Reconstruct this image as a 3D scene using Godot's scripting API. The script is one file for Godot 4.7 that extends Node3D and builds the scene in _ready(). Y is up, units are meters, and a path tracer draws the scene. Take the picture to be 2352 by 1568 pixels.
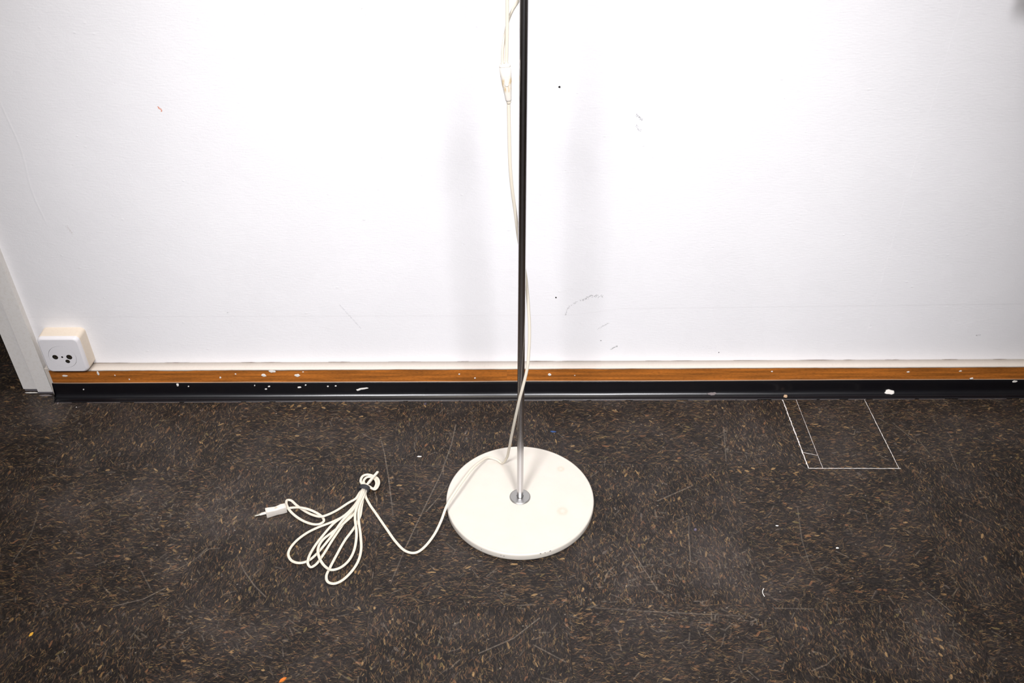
extends Node3D

# ---------------------------------------------------------------- traced data, metres (floor y = 0, wall face z = 0)
const CORD_A := [
	Vector3(0.0021, 0.8565, 0.3000), Vector3(0.0020, 0.8278, 0.3000), Vector3(0.0019, 0.7982, 0.3000), Vector3(0.0014, 0.7778, 0.3000), Vector3(0.0008, 0.7533, 0.3000),
]
const CORD_B := [
	Vector3(0.0176, 0.8364, 0.2960), Vector3(0.0146, 0.8251, 0.2940), Vector3(0.0086, 0.8147, 0.2920), Vector3(0.0035, 0.8032, 0.2920), Vector3(-0.0001, 0.7887, 0.2940),
	Vector3(-0.0033, 0.7720, 0.2980), Vector3(-0.0039, 0.7533, 0.3000),
]
const CORD_C := [
	Vector3(0.0033, 0.7071, 0.3000), Vector3(0.0038, 0.6800, 0.3000), Vector3(0.0043, 0.6508, 0.3000), Vector3(0.0053, 0.6178, 0.3000), Vector3(0.0082, 0.5824, 0.2980),
	Vector3(0.0123, 0.5480, 0.2940), Vector3(0.0160, 0.5136, 0.2925), Vector3(0.0216, 0.4789, 0.2925), Vector3(0.0274, 0.4437, 0.2935), Vector3(0.0308, 0.4052, 0.2970),
	Vector3(0.0330, 0.3672, 0.3030), Vector3(0.0326, 0.3327, 0.3100), Vector3(0.0302, 0.3015, 0.3170), Vector3(0.0252, 0.2756, 0.3210), Vector3(0.0188, 0.2439, 0.3220),
	Vector3(0.0124, 0.1962, 0.3120), Vector3(0.0071, 0.1410, 0.2900), Vector3(0.0029, 0.0797, 0.2580), Vector3(-0.0016, 0.0341, 0.2330), Vector3(-0.0089, 0.0165, 0.2262),
	Vector3(-0.0181, 0.0180, 0.2190), Vector3(-0.0330, 0.0220, 0.2175), Vector3(-0.0474, 0.0290, 0.2352), Vector3(-0.0606, 0.0340, 0.2575), Vector3(-0.0741, 0.0360, 0.2852),
	Vector3(-0.0873, 0.0350, 0.3125), Vector3(-0.0997, 0.0290, 0.3364), Vector3(-0.1090, 0.0160, 0.3594), Vector3(-0.1187, 0.0080, 0.3799), Vector3(-0.1325, 0.0035, 0.4010),
	Vector3(-0.1437, 0.0022, 0.4115), Vector3(-0.1524, 0.0022, 0.4135), Vector3(-0.1646, 0.0022, 0.4087), Vector3(-0.1813, 0.0022, 0.3899), Vector3(-0.1991, 0.0022, 0.3624),
	Vector3(-0.2195, 0.0025, 0.3302), Vector3(-0.2338, 0.0030, 0.3076), Vector3(-0.2432, 0.0028, 0.2852), Vector3(-0.2395, 0.0038, 0.2707), Vector3(-0.2274, 0.0030, 0.2744),
	Vector3(-0.2227, 0.0040, 0.2634), Vector3(-0.2256, 0.0040, 0.2505), Vector3(-0.2349, 0.0045, 0.2437), Vector3(-0.2457, 0.0050, 0.2410), Vector3(-0.2527, 0.0050, 0.2452),
	Vector3(-0.2546, 0.0040, 0.2565), Vector3(-0.2483, 0.0038, 0.2685), Vector3(-0.2440, 0.0058, 0.2850), Vector3(-0.2479, 0.0050, 0.3094), Vector3(-0.2487, 0.0045, 0.3297),
	Vector3(-0.2458, 0.0035, 0.3492), Vector3(-0.2393, 0.0025, 0.3781), Vector3(-0.2350, 0.0022, 0.4068), Vector3(-0.2370, 0.0022, 0.4310), Vector3(-0.2460, 0.0022, 0.4528),
	Vector3(-0.2582, 0.0022, 0.4682), Vector3(-0.2689, 0.0022, 0.4729), Vector3(-0.2783, 0.0022, 0.4694), Vector3(-0.2823, 0.0022, 0.4588), Vector3(-0.2792, 0.0022, 0.4417),
	Vector3(-0.2729, 0.0022, 0.4178), Vector3(-0.2639, 0.0022, 0.3874), Vector3(-0.2523, 0.0022, 0.3604), Vector3(-0.2458, 0.0025, 0.3361), Vector3(-0.2459, 0.0025, 0.3113),
	Vector3(-0.2449, 0.0028, 0.2848), Vector3(-0.2404, 0.0068, 0.2705), Vector3(-0.2299, 0.0070, 0.2772), Vector3(-0.2261, 0.0070, 0.2663), Vector3(-0.2293, 0.0070, 0.2552),
	Vector3(-0.2363, 0.0075, 0.2496), Vector3(-0.2443, 0.0075, 0.2500), Vector3(-0.2488, 0.0070, 0.2573), Vector3(-0.2470, 0.0068, 0.2688), Vector3(-0.2458, 0.0078, 0.2846),
	Vector3(-0.2516, 0.0075, 0.3117), Vector3(-0.2536, 0.0070, 0.3320), Vector3(-0.2517, 0.0070, 0.3483), Vector3(-0.2469, 0.0065, 0.3698), Vector3(-0.2452, 0.0045, 0.3857),
	Vector3(-0.2460, 0.0030, 0.4092), Vector3(-0.2518, 0.0040, 0.4305), Vector3(-0.2625, 0.0060, 0.4454), Vector3(-0.2748, 0.0065, 0.4499), Vector3(-0.2866, 0.0040, 0.4413),
	Vector3(-0.2979, 0.0055, 0.4259), Vector3(-0.3031, 0.0065, 0.4080), Vector3(-0.2995, 0.0065, 0.3909), Vector3(-0.2853, 0.0060, 0.3721), Vector3(-0.2675, 0.0050, 0.3494),
	Vector3(-0.2545, 0.0040, 0.3272), Vector3(-0.2475, 0.0028, 0.2842), Vector3(-0.2422, 0.0088, 0.2700), Vector3(-0.2395, 0.0110, 0.2668), Vector3(-0.2340, 0.0130, 0.2577),
	Vector3(-0.2277, 0.0150, 0.2486), Vector3(-0.2253, 0.0160, 0.2453), Vector3(-0.2265, 0.0125, 0.2438), Vector3(-0.2333, 0.0095, 0.2536), Vector3(-0.2393, 0.0080, 0.2645),
	Vector3(-0.2439, 0.0088, 0.2696), Vector3(-0.2471, 0.0058, 0.2843), Vector3(-0.2547, 0.0050, 0.3136), Vector3(-0.2645, 0.0050, 0.3383), Vector3(-0.2750, 0.0030, 0.3626),
	Vector3(-0.2847, 0.0026, 0.3886), Vector3(-0.2949, 0.0022, 0.4186), Vector3(-0.3029, 0.0022, 0.4361), Vector3(-0.3096, 0.0030, 0.4414), Vector3(-0.3144, 0.0052, 0.4366),
	Vector3(-0.3153, 0.0054, 0.4239), Vector3(-0.3107, 0.0040, 0.4021), Vector3(-0.3013, 0.0030, 0.3782), Vector3(-0.2869, 0.0045, 0.3529), Vector3(-0.2687, 0.0040, 0.3312),
	Vector3(-0.2564, 0.0035, 0.3079), Vector3(-0.2497, 0.0033, 0.2836), Vector3(-0.2409, 0.0038, 0.2704), Vector3(-0.2266, 0.0070, 0.2783), Vector3(-0.2220, 0.0076, 0.2669),
	Vector3(-0.2249, 0.0076, 0.2540), Vector3(-0.2341, 0.0080, 0.2472), Vector3(-0.2449, 0.0084, 0.2444), Vector3(-0.2520, 0.0084, 0.2486), Vector3(-0.2539, 0.0070, 0.2595),
	Vector3(-0.2478, 0.0068, 0.2686), Vector3(-0.2484, 0.0088, 0.2839), Vector3(-0.2511, 0.0085, 0.3021), Vector3(-0.2582, 0.0085, 0.3251), Vector3(-0.2731, 0.0080, 0.3511),
	Vector3(-0.2851, 0.0055, 0.3785), Vector3(-0.2965, 0.0026, 0.3991), Vector3(-0.3056, 0.0022, 0.4157), Vector3(-0.3166, 0.0022, 0.4286), Vector3(-0.3291, 0.0022, 0.4324),
	Vector3(-0.3416, 0.0022, 0.4281), Vector3(-0.3496, 0.0022, 0.4163), Vector3(-0.3497, 0.0022, 0.4050), Vector3(-0.3428, 0.0022, 0.3884), Vector3(-0.3283, 0.0022, 0.3710),
	Vector3(-0.3121, 0.0022, 0.3592), Vector3(-0.2896, 0.0022, 0.3468), Vector3(-0.2735, 0.0060, 0.3391), Vector3(-0.2619, 0.0060, 0.3228), Vector3(-0.2532, 0.0050, 0.3009),
	Vector3(-0.2506, 0.0058, 0.2834), Vector3(-0.2413, 0.0058, 0.2703), Vector3(-0.2306, 0.0036, 0.2739), Vector3(-0.2268, 0.0036, 0.2630), Vector3(-0.2300, 0.0036, 0.2518),
	Vector3(-0.2371, 0.0040, 0.2461), Vector3(-0.2451, 0.0040, 0.2465), Vector3(-0.2495, 0.0036, 0.2539), Vector3(-0.2457, 0.0038, 0.2692), Vector3(-0.2523, 0.0048, 0.2830),
	Vector3(-0.2577, 0.0045, 0.2972), Vector3(-0.2690, 0.0040, 0.3066), Vector3(-0.2867, 0.0040, 0.3239), Vector3(-0.3003, 0.0055, 0.3348), Vector3(-0.3106, 0.0050, 0.3380),
	Vector3(-0.3258, 0.0030, 0.3320), Vector3(-0.3398, 0.0024, 0.3231), Vector3(-0.3561, 0.0024, 0.3100), Vector3(-0.3684, 0.0026, 0.2987), Vector3(-0.3735, 0.0040, 0.2996),
	Vector3(-0.3727, 0.0065, 0.3100), Vector3(-0.3653, 0.0070, 0.3240), Vector3(-0.3525, 0.0045, 0.3362), Vector3(-0.3356, 0.0024, 0.3466), Vector3(-0.3193, 0.0022, 0.3524),
	Vector3(-0.3096, 0.0022, 0.3513), Vector3(-0.3045, 0.0022, 0.3456), Vector3(-0.3075, 0.0022, 0.3375), Vector3(-0.3187, 0.0030, 0.3283), Vector3(-0.3331, 0.0060, 0.3227),
	Vector3(-0.3474, 0.0075, 0.3200), Vector3(-0.3604, 0.0055, 0.3181), Vector3(-0.3713, 0.0065, 0.3210),
]
const WOOD_SPOTS := [[-0.4011, 0.0511, 0.0068, 0.0046], [-0.4478, 0.0610, 0.0098, 0.0037], [-0.4651, 0.0515, 0.0060, 0.0046], [-0.5185, 0.0550, 0.0023, 0.0019], [-0.5492, 0.0466, 0.0023, 0.0028], [0.0815, 0.0507, 0.0045, 0.0037], [-0.0614, 0.0429, 0.0023, 0.0019], [-0.0912, 0.0527, 0.0023, 0.0019], [-0.7798, 0.0585, 0.0030, 0.0065], [-0.8453, 0.0524, 0.0075, 0.0028], [-0.7489, 0.0530, 0.0015, 0.0019], [-0.7240, 0.0432, 0.0015, 0.0019], [0.5079, 0.0559, 0.0023, 0.0019], [0.7705, 0.0534, 0.0038, 0.0019], [0.8706, 0.0550, 0.0038, 0.0019], [-0.3891, 0.0596, 0.0023, 0.0014], [0.1301, 0.0483, 0.0015, 0.0014]]
const COVE_SPOTS := [[-0.4587, 0.0264, 0.0030, 0.0023], [-0.4656, 0.0199, 0.0030, 0.0023], [-0.4004, 0.0239, 0.0053, 0.0028], [-0.3879, 0.0293, 0.0023, 0.0019], [-0.3456, 0.0258, 0.0023, 0.0019], [-0.3304, 0.0268, 0.0023, 0.0019], [-0.2773, 0.0200, 0.0120, 0.0028], [-0.2878, 0.0168, 0.0060, 0.0028], [-0.4860, 0.0288, 0.0015, 0.0019], [-0.6337, 0.0307, 0.0030, 0.0046], [-0.6135, 0.0273, 0.0019, 0.0019], [-0.8169, 0.0208, 0.0019, 0.0023], [0.8956, 0.0386, 0.0045, 0.0028], [0.9826, 0.0305, 0.0060, 0.0032]]
const SCRATCHES := [
	[Vector2(-0.2308, 0.1497), Vector2(-0.2218, 0.1818), Vector2(-0.2072, 0.2474), Vector2(-0.1974, 0.2988), Vector2(-0.1910, 0.3332)],
	[Vector2(-0.0961, 0.1067), Vector2(-0.1018, 0.1598), Vector2(-0.1172, 0.2374), Vector2(-0.1401, 0.3141), Vector2(-0.1652, 0.4031), Vector2(-0.1814, 0.4717)],
	[Vector2(-0.1024, 0.2586), Vector2(-0.1192, 0.2943), Vector2(-0.1372, 0.3239)],
	[Vector2(-0.2685, 0.1295), Vector2(-0.2525, 0.1414), Vector2(-0.2308, 0.1497)],
	[Vector2(0.3029, 0.3366), Vector2(0.2959, 0.3789), Vector2(0.2898, 0.4326)],
	[Vector2(0.2738, 0.3507), Vector2(0.3014, 0.3366)],
	[Vector2(0.1966, 0.4010), Vector2(0.2121, 0.4407), Vector2(0.2315, 0.4893)],
	[Vector2(0.1995, 0.4432), Vector2(0.2087, 0.4407), Vector2(0.2203, 0.4416)],
	[Vector2(0.1497, 0.4698), Vector2(0.1560, 0.4531), Vector2(0.1682, 0.4404)],
	[Vector2(0.1205, 0.5173), Vector2(0.2050, 0.5250), Vector2(0.2956, 0.5310), Vector2(0.3503, 0.5345)],
	[Vector2(0.4025, 0.5208), Vector2(0.4611, 0.5228)],
	[Vector2(-0.5754, 0.4439), Vector2(-0.5505, 0.4775)],
	[Vector2(-0.4316, 0.4146), Vector2(-0.4142, 0.4450), Vector2(-0.3906, 0.4745), Vector2(-0.3694, 0.4949)],
	[Vector2(-0.5957, 0.5109), Vector2(-0.5540, 0.4977), Vector2(-0.5270, 0.4776)],
	[Vector2(-0.5235, 0.4443), Vector2(-0.5009, 0.4272), Vector2(-0.4803, 0.4009), Vector2(-0.4633, 0.3993)],
	[Vector2(0.3182, 0.5653), Vector2(0.3088, 0.5872)],
	[Vector2(0.4292, 0.6269), Vector2(0.4537, 0.6167), Vector2(0.4702, 0.6027)],
	[Vector2(0.4783, 0.3893), Vector2(0.4775, 0.4338), Vector2(0.4798, 0.4578)],
	[Vector2(0.4896, 0.3193), Vector2(0.4783, 0.3893)],
	[Vector2(0.4045, 0.1161), Vector2(0.3910, 0.2082)],
	[Vector2(-0.7884, 0.3146), Vector2(-0.7789, 0.3717), Vector2(-0.7838, 0.4253)],
	[Vector2(-0.0419, 0.5956), Vector2(0.0084, 0.5706), Vector2(0.0477, 0.5355)],
	[Vector2(-0.1851, 0.5431), Vector2(-0.1718, 0.5657)],
	[Vector2(0.0367, 0.5818), Vector2(0.0825, 0.6106)],
	[Vector2(0.8027, 0.1774), Vector2(0.7960, 0.2328)],
	[Vector2(0.7244, 0.1061), Vector2(0.7515, 0.1656)],
	[Vector2(0.5268, 0.4122), Vector2(0.5437, 0.4256)],
	[Vector2(0.6431, 0.4937), Vector2(0.6638, 0.5257)],
	[Vector2(0.7558, 0.1540), Vector2(0.7659, 0.2108)],
	[Vector2(0.2552, 0.3019), Vector2(0.3205, 0.2666)],
	[Vector2(0.7655, 0.3348), Vector2(0.7865, 0.3542)],
	[Vector2(0.0476, 0.6346), Vector2(0.0746, 0.6435)],
	[Vector2(-0.8349, 0.0834), Vector2(-0.8371, 0.0457)],
	[Vector2(0.7916, 0.4616), Vector2(0.7969, 0.4825)],
]
# dust patches: x, z, reach in x, reach in z, strength
const DUST := [[-0.62, 0.30, 0.20, 0.06, 0.22], [-0.47, 0.33, 0.09, 0.05, 0.20], [0.22, 0.45, 0.13, 0.06, 0.10], [0.36, 0.44, 0.08, 0.05, 0.18], [0.30, 0.54, 0.14, 0.03, 0.14], [-0.42, 0.55, 0.12, 0.03, 0.14], [-0.52, 0.43, 0.05, 0.02, 0.16], [-0.89, 0.06, 0.10, 0.05, 0.30], [0.62, 0.57, 0.07, 0.05, 0.14], [0.42, 0.18, 0.05, 0.05, 0.12]]
# scuffs on the wall: line, spread, colour, share of dots, strength
const SCUFFS := [
	[[Vector2(0.1098, 0.1740), Vector2(0.1098, 0.1782), Vector2(0.1110, 0.1880), Vector2(0.1172, 0.1957), Vector2(0.1288, 0.2044), Vector2(0.1406, 0.2092)], 0.0010, Color8(110, 108, 108), 0.38, 0.6],
	[[Vector2(0.1406, 0.2060), Vector2(0.1444, 0.2120), Vector2(0.1545, 0.2177), Vector2(0.1640, 0.2177), Vector2(0.1761, 0.2157)], 0.0015, Color8(86, 84, 84), 0.5, 0.8],
	[[Vector2(0.2076, 0.5646), Vector2(0.2136, 0.5595), Vector2(0.2188, 0.5551)], 0.0010, Color8(140, 140, 142), 0.8, 1.0],
	[[Vector2(0.2084, 0.5463), Vector2(0.2177, 0.5358)], 0.0014, Color8(165, 165, 168), 0.7, 1.0],
	[[Vector2(0.1984, 0.0947), Vector2(0.2111, 0.1030)], 0.0007, Color8(110, 110, 110), 0.8, 0.9],
	[[Vector2(0.1700, 0.1430), Vector2(0.1762, 0.1471), Vector2(0.1910, 0.1570)], 0.0007, Color8(150, 150, 150), 0.5, 0.7],
	[[Vector2(-0.5500, 0.5790), Vector2(-0.5455, 0.5745), Vector2(-0.5455, 0.5715)], 0.0006, Color8(206, 96, 60), 1.0, 1.0],
	[[Vector2(-0.2180, 0.7320), Vector2(-0.2080, 0.7200)], 0.0025, Color8(205, 200, 195), 0.8, 1.0],
	[[Vector2(-0.3065, 0.1996), Vector2(-0.2720, 0.1452)], 0.0005, Color8(190, 190, 195), 0.6, 0.7],
	[[Vector2(-0.5155, 0.1830), Vector2(-0.5135, 0.1830)], 0.0004, Color8(130, 130, 130), 1.0, 1.0],
	[[Vector2(-0.7570, 0.3650), Vector2(-0.7500, 0.3500)], 0.0012, Color8(200, 192, 190), 0.6, 1.0],
	[[Vector2(0.8880, 0.1240), Vector2(0.8960, 0.1262)], 0.0007, Color8(150, 150, 152), 0.8, 0.9],
	[[Vector2(0.9560, 0.3450), Vector2(0.9700, 0.3600)], 0.0018, Color8(196, 186, 160), 0.8, 1.0],
	[[Vector2(0.4000, 0.0950), Vector2(0.3500, 0.1000)], 0.004, Color8(205, 205, 210), 0.2, 0.8],
]


var rng := RandomNumberGenerator.new()
var M := {}


func _ready() -> void:
	rng.seed = 7
	# camera
	var cam := Camera3D.new()
	cam.name = "camera"
	cam.fov = 41.672
	cam.near = 0.02
	cam.far = 40.0
	add_child(cam)
	cam.transform = Transform3D(Basis.from_euler(Vector3(-0.641071, -0.007234, 0.000367)), Vector3(0, 1.13, 1.3611))
	cam.current = true
	# surroundings and exposure
	var env := Environment.new()
	env.background_mode = Environment.BG_COLOR
	env.background_color = Color(0, 0, 0)
	env.tonemap_mode = Environment.TONE_MAPPER_LINEAR
	env.tonemap_exposure = 1.0
	env.sdfgi_enabled = true
	env.ssao_enabled = true
	env.ssil_enabled = true
	var we := WorldEnvironment.new()
	we.name = "surroundings"
	we.environment = env
	add_child(we)
	# lamps: two ceiling spotlights behind the camera and one panel overhead
	make_materials()
	ceiling_spotlight(Vector3(-0.69, 2.36, 2.15), Vector3(0.025, 0.33, 0.16), 7.2, "round ceiling spotlight behind the camera nearer the doorway")
	ceiling_spotlight(Vector3(0.52, 2.36, 2.15), Vector3(0.025, 0.33, 0.16), 7.2, "round ceiling spotlight behind the camera away from the doorway")
	ceiling_panel(Vector3(0.0, 2.595, 0.55), 1.2)
	# structure
	build_room()
	build_floor()
	build_baseboard()
	build_door_trim()
	# things
	build_lamp()
	build_cable_tie()
	build_socket()
	build_debris()
	build_cabinet()


# ---------------------------------------------------------------- small helpers
func tex(im: Image) -> ImageTexture:
	return ImageTexture.create_from_image(im)


func mat(c: Color, rough: float, metal := 0.0) -> StandardMaterial3D:
	var m := StandardMaterial3D.new()
	m.albedo_color = c
	m.roughness = rough
	m.metallic = metal
	return m


func part(called: String, mesh: Mesh, m: Material, parent: Node) -> MeshInstance3D:
	var o := MeshInstance3D.new()
	o.name = called
	o.mesh = mesh
	o.material_override = m
	parent.add_child(o, true)
	return o


func tag(o: Node, label: String, category: String, group := "") -> void:
	o.set_meta("label", label)
	o.set_meta("category", category)
	if group != "":
		o.set_meta("group", group)


func structure(called: String, mesh: Mesh, m: Material) -> MeshInstance3D:
	var o := part(called, mesh, m, self)
	o.set_meta("kind", "structure")
	return o


# A closed body through rings of equal size; uv and uv2 are [axis, shift, axis, shift].
func loft(rings: Array, smooth := true, closed := false, uv := [], uv2 := []) -> ArrayMesh:
	var t := PackedVector3Array()
	var g := PackedInt32Array()
	var n: int = rings[0].size()
	var last: int = rings.size() if closed else rings.size() - 1
	for i in last:
		var a = rings[i]
		var b = rings[(i + 1) % rings.size()]
		for k in n:
			var k2 := (k + 1) % n
			if not a[k].is_equal_approx(a[k2]):
				t.append_array([a[k], b[k2], a[k2]])
				g.append(0)
			if not b[k].is_equal_approx(b[k2]):
				t.append_array([a[k], b[k], b[k2]])
				g.append(0)
	if not closed:
		for e in [0, rings.size() - 1]:
			var r = rings[e]
			var c := Vector3.ZERO
			for p in r:
				c += p
			c /= n
			if r[0].is_equal_approx(r[1]):
				continue
			for k in n:
				var k2 := (k + 1) % n
				if e == 0:
					t.append_array([c, r[k], r[k2]])
				else:
					t.append_array([c, r[k2], r[k]])
				g.append(1 + int(e > 0))
	return solid(t, g, smooth, uv, uv2)


func solid(t: PackedVector3Array, g: PackedInt32Array, smooth := true, uv := [], uv2 := []) -> ArrayMesh:
	var volume := 0.0
	for i in range(0, t.size(), 3):
		volume += t[i].dot(t[i + 1].cross(t[i + 2]))
	var st := SurfaceTool.new()
	st.begin(Mesh.PRIMITIVE_TRIANGLES)
	for i in range(0, t.size(), 3):
		st.set_smooth_group(g[i / 3] if smooth else -1)
		for k in ([0, 2, 1] if volume > 0.0 else [0, 1, 2]):
			var p := t[i + k]
			if uv:
				st.set_uv(Vector2(p.dot(uv[0]) + uv[1], p.dot(uv[2]) + uv[3]))
			if uv2:
				st.set_uv2(Vector2(p.dot(uv2[0]) + uv2[1], p.dot(uv2[2]) + uv2[3]))
			st.add_vertex(p)
	st.generate_normals()
	return st.commit()


# Turns a profile of (radius, height) about the y axis; a point given twice makes a sharp edge.
func lathe(profile: Array, seg: int, uv := []) -> ArrayMesh:
	var t := PackedVector3Array()
	var g := PackedInt32Array()
	var group := 0
	for i in profile.size() - 1:
		var a: Vector2 = profile[i]
		var b: Vector2 = profile[i + 1]
		if a.is_equal_approx(b):
			group += 1
			continue
		for k in seg:
			var u := Vector2.from_angle(TAU * k / seg)
			var v := Vector2.from_angle(TAU * (k + 1) / seg)
			var p := [Vector3(u.x * a.x, a.y, u.y * a.x), Vector3(v.x * a.x, a.y, v.y * a.x), Vector3(v.x * b.x, b.y, v.y * b.x), Vector3(u.x * b.x, b.y, u.y * b.x)]
			if a.x > 1e-6:
				t.append_array([p[0], p[1], p[2]])
				g.append(group)
			if b.x > 1e-6:
				t.append_array([p[0], p[2], p[3]])
				g.append(group)
	return solid(t, g, true, uv)


func box(lo: Vector3, hi: Vector3, bevel := 0.0, uv := [], uv2 := []) -> ArrayMesh:
	var e := minf(bevel, minf(hi.x - lo.x, minf(hi.y - lo.y, hi.z - lo.z)) * 0.45)
	var rings := []
	for s in ([[0.0, e], [e, 0.0], [1.0 - e, 0.0], [1.0, e]] if e > 0.0 else [[0.0, 0.0], [1.0, 0.0]]):
		var y: float = s[0] if s[0] < 0.5 else hi.y - lo.y - (1.0 - s[0])
		rings.append(rect_ring(lo.x + s[1], hi.x - s[1], lo.z + s[1], hi.z - s[1], lo.y + y))
	return loft(rings, false, false, uv, uv2)


func rect_ring(x0: float, x1: float, z0: float, z1: float, y: float) -> PackedVector3Array:
	return PackedVector3Array([Vector3(x0, y, z0), Vector3(x1, y, z0), Vector3(x1, y, z1), Vector3(x0, y, z1)])


# Rounded rectangle in the plane of u and v.
func round_ring(c: Vector3, u: Vector3, v: Vector3, a: float, b: float, r: float, steps := 5) -> PackedVector3Array:
	var out := PackedVector3Array()
	r = minf(r, minf(a, b))
	for q in 4:
		var cx: float = (a - r) * [1, -1, -1, 1][q]
		var cy: float = (b - r) * [1, 1, -1, -1][q]
		for k in steps:
			var w := PI / 2 * (q + float(k) / (steps - 1))
			out.append(c + u * (cx + r * cos(w)) + v * (cy + r * sin(w)))
	return out


func curve(points: Array, step: float) -> PackedVector3Array:
	var out := PackedVector3Array()
	for i in points.size() - 1:
		var p0: Vector3 = points[maxi(i - 1, 0)]
		var p1: Vector3 = points[i]
		var p2: Vector3 = points[i + 1]
		var p3: Vector3 = points[mini(i + 2, points.size() - 1)]
		# centripetal spacing keeps tight bends smooth
		var t1 := sqrt(maxf(p0.distance_to(p1), 1e-5))
		var t2 := t1 + sqrt(maxf(p1.distance_to(p2), 1e-5))
		var t3 := t2 + sqrt(maxf(p2.distance_to(p3), 1e-5))
		var n := maxi(2, int(p1.distance_to(p2) / step))
		for k in n:
			var t := lerpf(t1, t2, float(k) / n)
			var a1 := p0.lerp(p1, t / t1)
			var a2 := p1.lerp(p2, (t - t1) / (t2 - t1))
			var a3 := p2.lerp(p3, (t - t2) / (t3 - t2))
			out.append(a1.lerp(a2, t / t2).lerp(a2.lerp(a3, (t - t1) / (t3 - t1)), (t - t1) / (t2 - t1)))
	out.append(points[-1])
	return out


# Flat twin cord: an oval section with a shallow waist, carried along the path without twisting.
func cord_mesh(points: Array, a: float, b: float) -> ArrayMesh:
	var path := curve(points, 0.0022)
	var rings := []
	var side := Vector3.ZERO
	for i in path.size():
		var d := (path[mini(i + 1, path.size() - 1)] - path[maxi(i - 1, 0)]).normalized()
		if side == Vector3.ZERO:
			side = Vector3.RIGHT
		var flat := d.cross(Vector3.UP)
		if flat.length() > 0.5:
			if flat.dot(side) < 0.0:
				flat = -flat
			side = side.lerp(flat.normalized(), 0.25)
		side = (side - d * side.dot(d)).normalized()
		var up := side.cross(d)
		var ring := PackedVector3Array()
		for k in 14:
			var w := TAU * k / 14.0
			var x := cos(w)
			ring.append(path[i] + side * (a * x) + up * (b * sin(w) * (1.0 - 0.28 * exp(-pow(x / 0.35, 2.0)))))
		rings.append(ring)
	return loft(rings)


# A ragged flat spot of matter on a surface with the axes u, v and the outward direction w.
func blob(c: Vector3, u: Vector3, v: Vector3, w: Vector3, a: float, b: float, thick: float, points := 14) -> ArrayMesh:
	var low := PackedVector3Array()
	var top := PackedVector3Array()
	var mid := PackedVector3Array()
	for k in points:
		var f := Vector2.from_angle(TAU * k / points) * rng.randf_range(0.72, 1.15)
		var o := u * (f.x * a) + v * (f.y * b)
		low.append(c + o - w * 0.0006)
		mid.append(c + o * 0.96 + w * thick * 0.6)
		top.append(c + o * 0.75 + w * thick)
	return loft([low, mid, top])


# A thin ragged line of matter on the floor.
func strip(points: Array, wide: float, thick: float, ragged: float) -> ArrayMesh:
	var rings := []
	for i in points.size() - 1:
		var p: Vector2 = points[i]
		var q: Vector2 = points[i + 1]
		var n := maxi(2, int(p.distance_to(q) / 0.004))
		var s := (q - p).normalized().orthogonal()
		for k in n + int(i == points.size() - 2):
			var c := p.lerp(q, float(k) / n) + s * rng.randf_range(-0.25, 0.25) * wide * ragged
			var h := wide * 0.5 * (1.0 - ragged * rng.randf())
			rings.append(PackedVector3Array([Vector3(c.x - s.x * h, -0.0004, c.y - s.y * h), Vector3(c.x - s.x * h * 0.7, thick, c.y - s.y * h * 0.7), Vector3(c.x + s.x * h * 0.7, thick, c.y + s.y * h * 0.7), Vector3(c.x + s.x * h, -0.0004, c.y + s.y * h)]))
	return loft(rings)


# ---------------------------------------------------------------- textures
func noise(freq: float, seed_: int, octaves := 4, kind := FastNoiseLite.TYPE_SIMPLEX_SMOOTH) -> FastNoiseLite:
	var f := FastNoiseLite.new()
	f.seed = seed_
	f.frequency = freq
	f.noise_type = kind
	f.fractal_octaves = octaves
	return f


func put(buf: PackedByteArray, at: int, c: Color, a: float) -> void:
	buf[at] = int(lerpf(buf[at], c.r8, a))
	buf[at + 1] = int(lerpf(buf[at + 1], c.g8, a))
	buf[at + 2] = int(lerpf(buf[at + 2], c.b8, a))


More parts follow.
